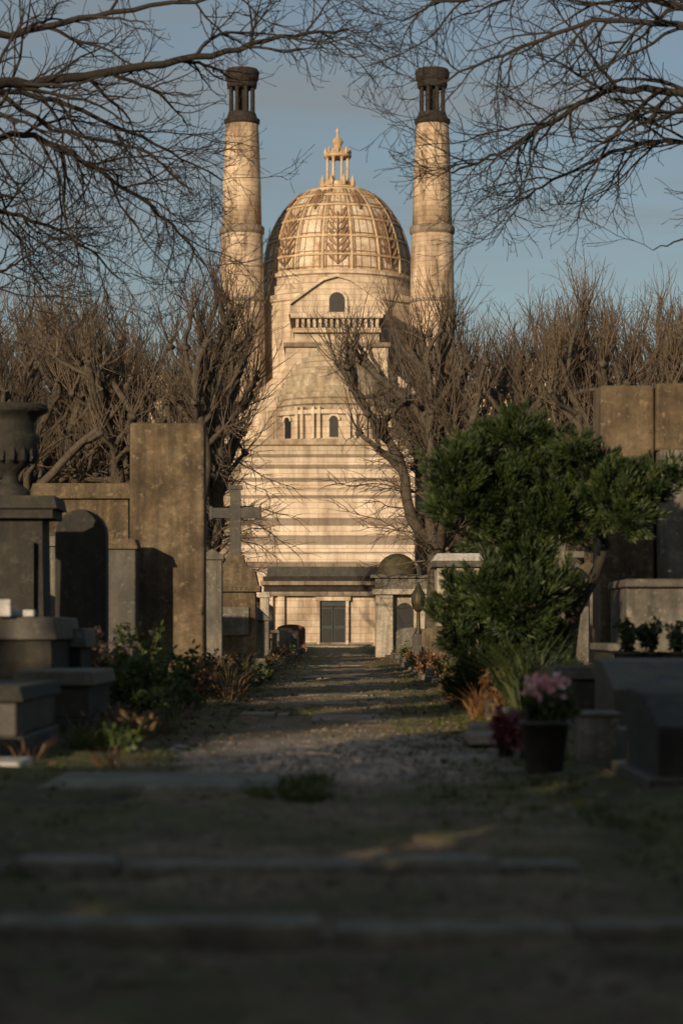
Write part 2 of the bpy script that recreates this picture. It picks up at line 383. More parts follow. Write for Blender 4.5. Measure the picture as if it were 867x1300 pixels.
for t in (.0,.12,.27,.43,.58,.72,.86,.99):
    r,z=dprof(t,.0); p.lathe([(r-.1,z-.09),(r+.15,z-.07),(r+.13,z+.07),(r-.12,z+.1)],dx0,dy0,64,'gold',False)
    r,z=dprof(min(1,t+.02),.0); p.lathe([(r-.05,z),(r+.05,z+.02),(r+.03,z+.10),(r-.1,z+.12)],dx0,dy0,64,'rust',False)
for i in range(NG):
    th0=-math.pi/2+2*math.pi*i/NG
    big=(i%2==0)
    t0,t1=(.04,.48) if big else (.52,.72)
    hw=.19 if big else .10
    for j in range(7):
        tt=t0+(t1-t0)*j/7
        for sg in (-1,1):
            a0=dp(th0,tt,.1); tip=dp(th0+sg*hw*(1-.45*j/8)/max(.5,math.cos(tt*1.38)),tt+.12,.15)
            m1=dp(th0+sg*hw*.5,tt+.042,.15); m2=dp(th0+sg*hw*.42,tt+.088,.15)
            p.poly([a0,m1,tip,m2] if sg>0 else [a0,m2,tip,m1],'rust')
    p.tube([dp(th0,t0+(t1-t0)*j/6,.1) for j in range(7)],[.07]*7,4,'rust')
p.build('main_dome',bld)
p=MB()
lz=33.6
p.lathe([(1.35,lz-.1),(1.35,lz+.15),(1.1,lz+.25),(1.1,lz+.5),(.9,lz+.55)],dx0,dy0,20,'gold',False)
for i in range(8):
    a=2*math.pi*(i+.5)/8; p.lathe([(.17,lz+.5),(.11,lz+.65),(.1,lz+2.2),(.18,lz+2.35)],dx0+.8*math.cos(a),dy0+.8*math.sin(a),8,'gold',False)
    p.lathe([(.16,lz+.2),(.2,lz+.5),(.1,lz+.75),(.02,lz+1.0)],dx0+1.2*math.cos(a),dy0+1.2*math.sin(a),6,'gold',False)
p.lathe([(.98,lz+2.35),(1.05,lz+2.5),(.95,lz+2.6),(.85,lz+2.75),(.55,lz+3.0),(.3,lz+3.1),(.28,lz+3.3),(.4,lz+3.45),(.42,lz+3.6),(.25,lz+3.8),(.1,lz+3.9),(.08,lz+4.2),(.16,lz+4.3),(.04,lz+4.6)],dx0,dy0,16,'gold',True)
for i in range(8):
    a=2*math.pi*(i)/8; p.lathe([(.1,lz+2.6),(.14,lz+2.8),(.03,lz+3.1)],dx0+.9*math.cos(a),dy0+.9*math.sin(a),6,'gold',False)
p.build('dome_lantern',bld)
for nm,cx_ in (('chimney_tower_1',-7.15),('chimney_tower_2',6.52)):
    p=MB(); cy_=170
    p.lathe([(1.75,14),(1.68,20),(1.56,26),(1.5,29.4)],cx_,cy_,32,'chim',True)
    p.lathe([(1.5,29.4),(1.62,29.55),(1.62,29.95),(1.48,30.05)],cx_,cy_,32,'limedark',False)
    p.lathe([(1.42,30.05),(1.36,33),(1.22,36.7),(1.16,37.4)],cx_,cy_,32,'chim',True)
    for z_ in (24.5,):
        p.lathe([(1.6,z_),(1.68,z_+.06),(1.68,z_+.2),(1.57,z_+.26)],cx_,cy_,32,'limedark',False)
    p.lathe([(1.15,37.3),(1.28,37.45),(1.3,37.7),(1.12,37.8),(1.0,38.15),(.95,38.2)],cx_,cy_,24,'soot',False)
    for i in range(8):
        a=2*math.pi*(i+.5)/8; p.lathe([(.2,38.15),(.15,38.3),(.14,39.9),(.22,40.05)],cx_+.83*math.cos(a),cy_+.83*math.sin(a),8,'soot',False)
    p.lathe([(.38,38.1),(.38,40.1)],cx_,cy_,10,'soot',False)
    p.lathe([(1.05,40.0),(1.1,40.3),(1.05,40.4),(1.2,40.6),(1.25,41.1),(1.15,41.3),(.9,41.35)],cx_,cy_,24,'soot',False)
    p.build(nm,bld)
p=MB()
for sx,cxw in ((-1,-14.9),(1,13.6)):
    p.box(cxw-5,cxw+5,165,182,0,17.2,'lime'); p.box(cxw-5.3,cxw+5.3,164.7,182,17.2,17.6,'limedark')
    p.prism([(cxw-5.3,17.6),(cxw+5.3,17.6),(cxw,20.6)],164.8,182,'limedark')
    p.prism([(cxw-4.0,17.75),(cxw+4.0,17.75),(cxw,20.0)],164.7,164.79,'lime')
    for q in (-3,-1,1,3): p.prism(arch(cxw+q,10.5,1.1,4),164.9,165.02,'dark')
    x0,x1=(-45,-8.4) if sx<0 else (6.6,45)
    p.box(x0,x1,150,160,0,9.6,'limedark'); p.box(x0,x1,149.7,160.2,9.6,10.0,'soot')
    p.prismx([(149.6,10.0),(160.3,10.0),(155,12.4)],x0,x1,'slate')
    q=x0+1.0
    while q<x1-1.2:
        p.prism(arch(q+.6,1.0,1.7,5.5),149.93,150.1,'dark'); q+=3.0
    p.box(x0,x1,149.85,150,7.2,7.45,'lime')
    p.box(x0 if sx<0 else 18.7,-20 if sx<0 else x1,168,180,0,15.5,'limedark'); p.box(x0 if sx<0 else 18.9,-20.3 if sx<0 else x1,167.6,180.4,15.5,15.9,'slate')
p.build('side_wings',bld)

# ------------------------------------------------------------ trees
def rnd_dir(): 
    while True:
        w=Vector((U(-1,1),U(-1,1),U(-1,1)))
        if .05<w.length<1: return w.normalized()
def walk(p,d,L,n,wob,up,r0,r1):
    pts=[p.copy()];rad=[r0];d=d.normalized()
    for i in range(n):
        d=(d+rnd_dir()*wob+Vector((0,0,up))).normalized()
        p=p+d*(L/n); pts.append(p.copy()); rad.append(r0+(r1-r0)*(i+1)/n)
    return pts,rad,d
def pollard(seed,H=14.3,trunk=3.8,nlow=24):
    random.seed(seed); t=MB()
    pts,rad,d=walk(Vector((0,0,-.1)),Vector((0,0,1)),trunk,6,.05,.1,.36,.3); t.tube(pts,rad,10,'bark')
    top=pts[-1]; heads=[]
    nl=8
    for i in range(nl):
        a=2*math.pi*i/nl+U(-.3,.3); out=U(.4,.8) if i%3 else U(.1,.3)
        d0=Vector((math.cos(a)*out,math.sin(a)*out,U(.8,1.0)))
        L=U(.6,.8)*(H-trunk)
        pts,rad,dd=walk(top+Vector((0,0,U(-.8,.1))),d0,L,11,.3,.12,U(.19,.25),.10); t.tube(pts,rad,7,'bark')
        heads.append((pts[-1],dd,1.0))
        for j in (3,4,5,6,7,8,9,10):
            if R()<.85:
                sd=(dd+rnd_dir()*1.25+Vector((0,0,.25))).normalized()
                q,rd,d2=walk(pts[j],sd,U(.8,2.5),6,.4,.16,rad[j]*.74,.065); t.tube(q,rd,6,'bark')
                heads.append((q[-1],d2,.8))
                if R()<.6: t.blob(q[3],U(.09,.14),'bark',seg=6,jit=.3)
    for p,d,s in heads:
        t.blob(p,U(.10,.17)*(.6+.5*s),'bark',(1,1,.8),7,.3)
        ns=int(U(10,16)*s)
        for k in range(ns):
            sd=(Vector((0,0,1.0))*U(.4,1.5)+d*.4+rnd_dir()*.85)
            L=min(U(.9,2.6),max(.5,(H+.4-p.z)*U(.75,1.15)))
            q,rd,_=walk(p,sd,L,6,.22,.10,U(.015,.027),.006); t.tube(q,rd,3,'twig')
            for u in range(2,6):
                if R()<.5:
                    td=((q[u]-q[u-1]).normalized()+rnd_dir()*.85)
                    q2,r2,_=walk(q[u],td,U(.25,.8),3,.25,.08,.010,.005); t.tube(q2,r2,3,'twig')
    for i in range(nlow):
        a=U(0,6.283); z=U(.8,2.0)*trunk; b0=Vector((.3*math.cos(a),.3*math.sin(a),z))
        q,rd,_=walk(b0,Vector((math.cos(a),math.sin(a),U(.1,.7))),U(1.5,3.5),9,.26,-.04,.03,.009); t.tube(q,rd,4,'twig')
        for u in range(2,10):
            for c in range(2):
                q2,r2,_=walk(q[u],((q[u]-q[u-1]).normalized()+rnd_dir()*1.0),U(.4,1.1),4,.25,-.03,.014,.006); t.tube(q2,r2,3,'twig')
                if R()<.6:
                    q3,r3,_=walk(q2[2],rnd_dir()+Vector((0,0,-.1)),U(.2,.5),3,.25,0,.009,.005); t.tube(q3,r3,3,'twig')
    return t
o1=pollard(12,nlow=42).build('pollard_tree'); o2=pollard(23,nlow=34).build('pollard_tree'); o3=pollard(37,13.8,nlow=16).build('pollard_tree')
meshes=[o1.data,o2.data,o3.data]; objs=[o1,o2,o3]
spots=[(-4.3,79,1.0,.0,0),(3.3,84,1.05,1.2,1),(6.5,90,1.08,2.,2),
 (-7.8,82,1.0,2.5,1),(-11.3,82,.98,4.,2),(-6.2,94,1.1,.8,2),(-13.6,90,1.06,1.,0),(-9.8,92,1.1,3.9,2),
 (8.9,85,1.0,3.,0),(11.9,86,1.02,5.,1),(5.1,98,1.14,4.4,2),(15,86,1.03,1.5,2),(9.8,99,1.16,.3,1),(-12.4,104,1.22,3.3,1),(13.2,100,1.16,2.2,0)]
for i,(x,y,s,rz,k) in enumerate(spots):
    if i<3:
        ob=objs[i]; ob.data=meshes[k]
    else:
        ob=bpy.data.objects.new('pollard_tree',meshes[k]); scene.collection.objects.link(ob)
    ob.location=(x,y,0); ob.rotation_euler=(0,0,rz); ob.scale=(s,s,s)

def branch(t,pts,rad,level,k='darkbark',dens=1.0):
    n=len(pts)
    for i in range(1,n):
        f=i/(n-1)
        if R()>dens: continue
        tan=(pts[i]-pts[i-1]).normalized()
        sd=rnd_dir(); sd=(sd-tan*sd.dot(tan)); sd.y*=.6; sd.normalize()
        ang=U(.45,.95)
        d=tan*math.cos(ang)+sd*math.sin(ang)
        L={0:U(1.0,2.3),1:U(.5,1.15),2:U(.2,.5)}[level]*(1.15-.5*f)
        r0=min(rad[i]*.62,{0:.034,1:.017,2:.0085}[level]); 
        nn={0:9,1:6,2:4}[level]
        q,rd,_=walk(pts[i],d,L,nn,.28,{0:-.02,1:.03,2:.06}[level],r0,max(.005,r0*.3))
        t.tube(q,rd,{0:5,1:4,2:3}[level],k)
        if level<2: branch(t,q,rd,level+1,k,.88 if level==0 else .65)
def catmull(ws,per=5):
    out=[];W=[Vector(w) for w in ws]; W=[W[0]*2-W[1]]+W+[W[-1]*2-W[-2]]
    for i in range(1,len(W)-2):
        for s in range(per):
            u=s/per; a,b_,c,d=W[i-1],W[i],W[i+1],W[i+2]
            out.append(.5*((2*b_)+(c-a)*u+(2*a-5*b_+4*c-d)*u*u+(3*b_-a-3*c+d)*u**3))
    out.append(W[-2]); return [o+rnd_dir()*.035 for o in out]
def bigtree(name,seed,base,limbs,trunk_h):
    random.seed(seed); t=MB()
    bx,by=base
    pts,rad,_=walk(Vector((bx,by,-.2)),Vector((0,0,1)),trunk_h,9,.05,.1,.34,.2); t.tube(pts,rad,12,'darkbark')
    for ws,r0,dn in limbs:
        zj=ws[0][2]-.5
        jn=min(pts,key=lambda p_:abs(p_.z-max(2.5,zj-.6)))
        path=catmull([tuple(jn)]+ws,5); n=len(path)
        rd=[r0*(1-.88*i/(n-1))+.006 for i in range(n)]
        t.tube(path,rd,8,'darkbark'); branch(t,path[3:],rd[3:],0,dens=dn)
    return t.build(name)
bigtree('bare_tree',5,(-7.4,33),[
 ([(-5.3,33,8.5),(-4.4,33.5,8.75),(-3.1,34,9.05),(-1.9,34.3,9.35),(-.9,34.5,9.65),(.1,34.6,9.8)],.10,.6),
 ([(-5.4,34,8.0),(-4.5,34.5,8.2),(-3.6,35,7.8),(-2.7,35.3,7.2),(-2.05,35.5,6.5)],.06,.85),
 ([(-5.6,33.5,9.3),(-4.5,34,9.6),(-3.3,34,9.9),(-1.8,34,10.1),(-.4,34,10.2)],.07,.6),
 ([(-5.6,35,7.2),(-4.8,35.5,7.2),(-4.0,36,6.9),(-3.4,36.2,6.4)],.04,.95),
 ([(-5.2,36,9.2),(-4.0,36.5,9.0),(-2.9,37,8.6),(-1.9,37.2,8.1)],.05,.8),
 ([(-5.4,35,6.2),(-4.9,35.5,6.5),(-4.5,36,6.9)],.03,.8),
 ([(-5.4,34,8.8),(-4.2,34.4,8.3),(-3.0,34.8,8.1),(-2.2,35,7.5)],.045,.75),
 ([(-8.8,32,8.6),(-10,31,9.6),(-11.5,31,10.2)],.1,.6),([(-8,35,9.5),(-8.5,36.5,11),(-9,38,12)],.1,.6)],9.5)
bigtree('bare_tree',9,(7.6,34),[
 ([(5.8,34,8.4),(4.8,34,8.75),(3.8,34.3,8.8),(3.0,34.5,8.4),(2.3,34.6,8.0),(1.6,34.8,7.75)],.07,.75),
 ([(5.8,33,9.2),(4.7,33,9.45),(3.5,33,9.5),(2.3,33.2,9.1),(1.3,33.4,8.7)],.06,.7),
 ([(5.9,35,8.0),(4.9,35.5,8.35),(3.9,36,8.2),(3.1,36.2,7.8),(2.5,36.5,7.5)],.045,.8),
 ([(6.0,34,9.6),(4.8,34,10.0),(3.0,34,10.2),(1.5,34,10.05),(.9,34,9.8)],.07,.65),
 ([(5.9,36,6.9),(5.3,36.3,7.0),(4.8,36.5,6.9)],.025,.5),
 ([(9,33,8.6),(10,32,9.6),(11.5,31,10.2)],.1,.6),([(8,35,9.5),(8.5,36.5,11),(9,38,12)],.1,.6)],9.5)

def shade_evergreen(seed,H=11.5,W=2.6):  # unseen tree, added out of frame to throw shade over the foreground
    random.seed(seed); t=MB()
    pts,rad,_=walk(Vector((0,0,-.1)),Vector((0,0,1)),H*.9,8,.03,.1,.28,.05); t.tube(pts,rad,8,'darkbark')
    for i in range(130):
        f=U(.08,1)**.8; z=H*f; r=W*(1-f)**.6*U(.3,1); a=U(0,6.283)
        c=Vector((r*math.cos(a),r*math.sin(a),z))
        t.tube([Vector((0,0,z*.93)),c],[.05,.01],3,'darkbark')
        for k in range(22):
            d=rnd_dir(); t.leaf(c+d*U(.1,.6),(d+Vector((0,0,.3))).normalized(),.36,.6,'ever')
    return t
ev=shade_evergreen(3).build('added_shade_tree'); evm=ev.data; ev.location=(-7,-9,0); ev.scale=(.85,.85,.85)
for i,(x,y,s) in enumerate([(-10.5,-7,.8),(-3.6,-10,.85),(-.4,-8,.82),(-13.5,-10,.9),(2.5,-10.5,.8),(-17,-8,.8),(5.2,-9,.8),(-20.5,-10,.9),(-8.5,-13,.95),(-5.3,-12.5,.85),(-1.8,-12.5,.9),
   (-3.7,2.0,.66),(3.8,1.5,.66),(0,-4.0,.75),(-4.6,5.6,.6),(4.8,5.4,.6)]):  # nearest ones added beside the camera to darken the near ground
    ob=bpy.data.objects.new('added_shade_tree',evm); scene.collection.objects.link(ob); ob.location=(x,y,0); ob.scale=(s,s,s); ob.rotation_euler=(0,0,i*1.3)

# ------------------------------------------------------------ tombs, left side
t=MB(); ux,uy=-4.2,30
t.box(-4.75,-3.6,29.5,30.5,0,.5,'st_black'); t.box(-4.62,-3.72,29.6,30.4,.5,2.4,'st_black',.03,.03)
t.box(-4.75,-3.6,29.48,30.52,2.4,2.52,'st_black'); t.box(-4.8,-3.54,29.42,30.58,2.52,2.68,'st_black',.04,.04)
t.box(-4.5,-3.84,29.52,29.598,.8,2.1,'st_black')
t.lathe([(.26,2.68),(.26,2.76),(.12,2.86),(.1,2.95),(.14,3.02),(.3,3.14),(.35,3.32),(.36,3.45),(.32,3.5),(.31,3.64),(.37,3.72),(.47,3.76),(.49,3.8),(.47,3.85),(.40,3.86),(.36,3.8)],ux,uy,28,'st_black',True)
for q in range(14):
    a=2*math.pi*q/14; t.blob((ux+.3*math.cos(a),uy+.3*math.sin(a),3.22),.07,'st_black',(1,1,1.6),6,.02)
t.build('urn_monument',bevel=.015)
t=MB(); hw=.345; cx=-3.53
t.prism([(cx-hw,0),(cx+hw,0),(cx+hw,2.3)]+[(cx+hw*math.cos(a*math.pi/10),2.3+.34*math.sin(a*math.pi/10)) for a in range(1,10)]+[(cx-hw,2.3)],32,32.4,'st_black')
t.box(cx-.45,cx+.45,31.8,32.6,0,.3,'st_black'); t.build('rounded_headstone',bevel=.02)
t=MB(); t.box(-3.5,-3.04,35,35.6,0,2.2,'st_dark'); t.box(-3.56,-3.0,34.94,35.66,2.2,2.36,'st_brown',.05,.05); t.box(-3.6,-2.95,34.8,35.8,0,.4,'st_dark'); t.build('small_tomb_pillar',bevel=.02)
t=MB(); t.box(-5.8,-4.05,45,46.5,0,3.5,'st_brown'); t.box(-5.95,-3.95,44.9,46.6,3.5,3.8,'st_brown',.08,.08); t.box(-5.4,-4.5,44.96,45.0,.3,2.6,'st_dark'); t.build('stone_tomb',bevel=.03)
t=MB(); t.box(-3.23,-2.08,36,36.55,0,4.16,'st_brown',.01,.01); t.box(-3.35,-1.95,35.85,36.7,0,.55,'st_brown',.03,.03); t.build('tall_stone_stele',bevel=.03)
t=MB(); t.box(-2.46,-2.12,42,42.3,0,2.25,'st_grey'); t.prism([(-2.5,2.25),(-2.08,2.25),(-2.08,2.32),(-2.29,2.45),(-2.5,2.32)],41.95,42.35,'st_grey'); t.box(-2.55,-2.03,41.9,42.4,0,.3,'st_grey'); t.build('narrow_headstone',bevel=.02)
t=MB(); cx=-2.08; y0=46
t.box(cx-.6,cx+.6,y0-.15,y0+1.05,0,.45,'st_grey'); t.box(cx-.42,cx+.42,y0,y0+.85,.45,1.75,'st_brown',.02,.02)
t.box(cx-.5,cx+.5,y0-.08,y0+.93,1.75,1.87,'st_brown'); t.prism([(cx-.46,1.87),(cx+.46,1.87),(cx+.4,2.15),(cx+.22,2.3),(cx-.22,2.3),(cx-.4,2.15)],y0-.02,y0+.87,'st_brown')
t.box(cx-.2,cx+.2,y0+.2,y0+.65,2.3,2.46,'st_brown',.03,.03)
t.box(cx-.11,cx+.11,y0+.33,y0+.5,2.46,3.76,'st_dark',.012,.01); t.box(cx-.46,cx-.1,y0+.345,y0+.485,3.2,3.4,'st_dark'); t.box(cx+.1,cx+.46,y0+.345,y0+.485,3.2,3.4,'st_dark')
t.box(cx-.14,cx+.14,y0+.31,y0+.52,3.76,3.84,'st_dark'); t.box(cx-.28,cx+.28,y0-.04,y0-.001,.9,1.45,'st_grey')
for sg in (-1,1): t.box(cx+sg*.48-.03,cx+sg*.48+.03,y0+.33,y0+.5,3.17,3.43,'st_dark')
for q in range(6): t.box(cx-.25+q*.09,cx-.2+q*.09,y0-.085,y0-.08,1.78,1.84,'st_dark')
t.build('cross_monument',bevel=.015)
t=MB(); cx=-1.78
t.box(cx-.25,cx+.25,50,50.5,0,1.2,'st_grey'); t.prism([(cx-.3,1.2),(cx+.3,1.2),(cx,1.5)],49.95,50.55,'st_grey'); t.build('gabled_headstone',bevel=.02)
t=MB(); t.box(-2.75,-2.45,80,80.4,0,2.1,'st_light'); t.box(-2.82,-2.38,79.93,80.47,2.1,2.3,'st_light',.05,.05); t.build('stone_pillar',bevel=.02)
t=MB(); cx=-2.3
t.prism([(cx-.65,0),(cx+.65,0),(cx+.65,1.05)]+[(cx+.65*math.cos(a*math.pi/8),1.05+.22*math.sin(a*math.pi/8)) for a in range(1,8)]+[(cx-.65,1.05)],108,108.3,'st_red'); t.box(cx-.75,cx+.75,107.8,108.5,0,.2,'st_red'); t.build('red_granite_headstone',bevel=.02)
def ledger(name,x0,x1,y0,y1,h,k,top=None,slope=0.0):
    t=MB(); t.box(x0,x1,y0,y1,0,h*.35,k); 
    e=.04; t.box(x0+e,x1-e,y0+e,y1-e,h*.35,h*.8,k)
    t.box(x0-.02,x1+.02,y0-.02,y1+.02,h*.8,h,top or k,.03,.03)
    return t
t=ledger('t',-3.7,-2.78,23,25,1.13,'st_black','st_dark'); t.box(-3.35,-3.2,22.9,23.0,1.13,1.3,'marble'); t.box(-3.4,-3.0,23.1,23.25,1.13,1.2,'marble'); t.build('granite_tomb',bevel=.015)
t=ledger('t',-2.95,-2.66,24.5,25.6,1.02,'st_black','st_grey'); t.build('granite_tomb',bevel=.015)
t=ledger('t',-2.85,-2.17,20.6,22.6,.64,'st_black','st_dark'); t.build('granite_tomb',bevel=.015)
t=ledger('t',-3.0,-2.38,17.6,20,.58,'st_dark','st_black'); t.build('granite_tomb',bevel=.015)
t=MB(); t.box(-2.75,-2.2,16.3,17.0,0,.09,'marble',.02,.02); t.box(-2.95,-2.5,17.2,17.4,0,.25,'st_grey',.02,.02); t.build('marble_plaque',bevel=.01)
# right side
t=MB(); t.box(3.6,4.37,33,34,0,4.42,'st_brown',.01,.01); t.box(4.4,5.6,32.7,34,0,3.5,'st_grey',.0,.0); t.box(4.372,5.62,32.9,34.02,3.5,4.44,'st_brown',.01,.0)
t.box(3.5,5.8,32.4,34.2,0,.5,'st_grey'); t.build('twin_stone_stele',bevel=.03)
t=MB(); t.box(3.6,5.4,30.3,32.2,0,.42,'st_dark'); t.box(3.66,5.35,30.4,32.2,.42,1.55,'st_grey'); t.box(3.62,5.4,30.3,32.25,1.55,1.66,'st_grey',.02,.02); t.build('stone_sarcophagus',bevel=.03)
t=MB(); t.box(3.2,3.55,28,30,0,.75,'st_dark',.01,.01); t.box(3.15,3.6,27.95,30.05,.75,.84,'st_grey'); t.build('low_tomb',bevel=.02)
t=ledger('t',2.15,2.98,24,26,.62,'st_black','st_dark'); t.build('granite_tomb',bevel=.02)
t=ledger('t',3.0,3.9,24,26,.55,'st_black','st_dark'); t.build('granite_tomb',bevel=.02)
t=MB(); t.box(1.76,2.06,17.5,18.0,0,.36,'st_grey',.006,.006); t.box(1.74,2.08,17.48,18.02,.36,.39,'st_grey'); t.build('stone_planter',bevel=.012)
t=MB(); t.prismx([(14.2,0),(15.8,0),(15.8,.62),(14.9,.6),(14.2,.42)],1.9,2.6,'st_black'); t.box(1.82,2.7,14.0,16.0,0,.12,'st_dark'); t.build('sloping_tombstone',bevel=.015)
t=MB(); t.prismx([(20,0),(21.5,0),(21.5,.75),(20.9,.72),(20,.5)],2.3,3.1,'st_dark'); t.box(2.2,3.2,19.8,21.6,0,.14,'st_dark'); t.build('sloping_tombstone',bevel=.015)
t=MB(); t.box(1.1,1.5,20.5,21.5,0,.09,'slab',.02,.02); t.box(1.22,1.75,22.4,23.2,0,.1,'slab',.02,.02); t.build('loose_stone_slabs',bevel=.02)
t=MB(); t.box(1.98,2.12,16.6,17.2,0,.3,'st_dark',.01,.01); t.box(2.14,2.4,16.5,17.3,0,.33,'st_black',.01,.01); t.build('grave_kerb_blocks',bevel=.01)
t=MB(); x0,x1,y0,y1=1.25,3.1,86,88.4
t.box(x0,x1,y0+.35,y1,0,2.3,'st_light'); t.box(x0,x0+.62,y0,y0+.35,0,2.3,'st_light'); t.box(x1-.35,x1,y0,y0+.35,0,2.3,'st_light')
t.box(x0-.12,x1+.12,y0-.15,y1+.1,2.3,2.5,'st_light'); t.box(x0-.02,x1+.02,y0-.05,y1,2.5,2.9,'st_grey'); t.box(x0-.18,x1+.18,y0-.2,y1+.15,2.9,3.02,'st_grey')
t.prism(arch(2.3,.1,.62,1.9),y0+.3,y0+.348,'dark')
t.lathe([(.72,3.02),(.72,3.2)]+[(.7*math.cos(a*math.pi/16),3.2+.62*math.sin(a*math.pi/16)) for a in range(0,9)],2.05,87,24,'mossroof',True)
t.build('domed_mausoleum',bevel=.02)
t=MB(); t.box(2.42,3.5,60,61.5,0,2.6,'st_light'); t.box(2.3,3.62,59.85,61.6,2.6,2.75,'st_grey'); t.prism([(2.3,2.75),(3.62,2.75),(3.5,2.95),(2.42,2.95)],59.85,61.6,'marble'); t.box(2.7,3.2,59.95,59.998,.3,2.1,'dark'); t.build('small_stone_mausoleum',bevel=.02)
t=MB(); t.box(1.95,2.35,66,66.4,0,.9,'st_dark',.04,.04); t.lathe([(.12,.9),(.06,1.05),(.05,1.5),(.15,1.6),(.2,1.75),(.2,2.0),(.1,2.15),(.03,2.35)],2.15,66.2,10,'bronze'); t.build('bronze_grave_urn',bevel=.01)
random.seed(77)
def gen_tomb(x,y,w,h):
    t=MB(); k=random.choice(['st_grey','st_brown','st_dark','st_grey','st_brown','st_black'])
    ty=random.choice('abcde')
    t.box(x-w*.6,x+w*.6,y-.2,y+1.0,0,.25,k)
    if ty=='a':
        t.prism([(x-w/2,.25),(x+w/2,.25),(x+w/2,h*.85)]+[(x+w/2*math.cos(a*math.pi/8),h*.85+h*.15*math.sin(a*math.pi/8)) for a in range(1,8)]+[(x-w/2,h*.85)],y,y+.25,k); nm='rounded_headstone'
    elif ty=='b':
        t.box(x-w/2,x+w/2,y,y+.8,.25,h*.8,k); t.box(x-w*.58,x+w*.58,y-.08,y+.9,h*.8,h*.86,k); t.prism([(x-w*.55,h*.86),(x+w*.55,h*.86),(x,h)],y-.05,y+.85,k); t.box(x-w*.25,x+w*.25,y-.03,y-.002,.3,h*.65,'dark'); nm='chapel_tomb'
    elif ty=='c':
        t.box(x-w*.4,x+w*.4,y,y+.6,.25,h*.45,k); t.box(x-.07,x+.07,y+.2,y+.34,h*.45,h,k); t.box(x-w*.35,x-.07,y+.21,y+.33,h*.75,h*.75+.14,k); t.box(x+.07,x+w*.35,y+.21,y+.33,h*.75,h*.75+.14,k); nm='cross_headstone'
    elif ty=='d':
        t.box(x-w*.35,x+w*.35,y,y+.5,.25,h*.9,k,w*.06,.04); t.prism([(x-w*.29,h*.9),(x+w*.29,h*.9),(x,h)],y+.04,y+.46,k); nm='obelisk_tomb'
    else:
        t.box(x-w/2,x+w/2,y,y+.3,.25,h*.93,k); t.box(x-w*.56,x+w*.56,y-.06,y+.36,h*.93,h,k,.03,.03); nm='headstone'
    t.build(nm,bevel=.02)
for sx in (-1,1):
    for row,(xr,hm) in enumerate([(2.3,1.0),(3.7,2.2),(5.2,3.0),(7.4,3.4),(10,3.8)]):
        y=50+row*2+U(0,2)
        if row==0: y=54
        while y<(118 if row else 98):
            if not(sx>0 and row<2 and (54<y<69 or 78<y<92)) and R()<.92:
                gen_tomb(sx*(xr+U(-.1,.3)),y,U(.7,1.1) if row==0 else U(.8,1.3),hm*U(.65,1.15))
            y+=U(2.2,5.0) if row<2 else U(2.5,6)
for x,y,w,h in [(-5.9,50,1.3,3.4),(-7.3,48,1.5,3.0),(-6.2,38,1.2,2.2),(-5.0,40,1,2.6),(6.2,45,1.4,3.8),(7.2,40,1.4,3.5),(4.5,48,1.3,3.3),(5,42,1.2,2.8),(3.4,42,1.,1.9),(-3.6,55,1.3,3.2)]:
    gen_tomb(x,y,w,h)
for sx in (-1,1):
    t=MB(); y=24.0 if sx>0 else 34.
    while y<112:
        L=U(.8,1.9); h=U(.1,.26); x=sx*(1.62+U(-.06,.06))
        t.box(min(x,x+sx*.16),max(x,x+sx*.16),y,y+L,-.05,h,random.choice(['st_grey','st_dark','st_brown']),.01,.01); y+=L+U(.05,.7)
    t.build('path_kerb',bevel=.015)
random.seed(4)
def slabrow(t,x0,x1,y,dep,h,k='slab'):
    x=x0
    while x<x1:
        w=min(U(.4,1.2),x1-x)
        t.box(x+.01,x+w-.01,y+U(-.05,.05),y+dep+U(-.04,.04),-.06,h+U(-.02,.012),k,.012,.012); x+=w
t=MB(); slabrow(t,-1.95,1.0,9.65,.32,.05,'mossslab'); t.build('stone_step',bevel=.02)
t=MB(); slabrow(t,-1.8,2.0,7.6,.27,.055,'mossslab'); t.build('stone_step',bevel=.02)
t=MB(); t.box(-1.86,-.38,14.2,15.7,-.05,.06,'mossslab',.03,.03); t.build('path_slab',bevel=.015)
t=MB()
for (x0,x1,y0,dd) in [(-.35,.65,25.5,1.9),(-1.2,-.6,27.4,.9),(-.5,.6,31.5,1.0),(-.7,.5,36,1.0),(-.3,.8,41,1.2),(-.8,.5,48,1.5),(-.5,.7,56,1.6),(-.6,.6,66,2),(-.7,.6,78,2.0),(-.8,.8,94,2)]:
    slabrow(t,x0,x1,y0,dd,.03)
t.build('path_slabs',bevel=.015)
t=MB()
for i in range(5600):
    y=6.5+R()**1.5*38; x=random.gauss(0,.85)
    if i%5==0: x=random.gauss(0,.7); y=random.gauss(19,2)
    s=U(.006,.02)*(1 if R()<.93 else 1.8); z=ground_z(x,y)+s*.2
    a=U(0,6.28); c_,s_=math.cos(a),math.sin(a); l=U(1,1.6); o=len(t.v)
    for (px_,py_,pz_) in ((l,0,0),(0,1,0),(-l,0,0),(0,-1,0),(.2,.1,.8)):
        t.v.append((x+s*(px_*c_-py_*s_),y+s*(px_*s_+py_*c_),z+s*pz_))
    for f_ in ((0,1,4),(1,2,4),(2,3,4),(3,0,4)): t.face(tuple(o+q for q in f_),'pebble')
t.build('gravel')

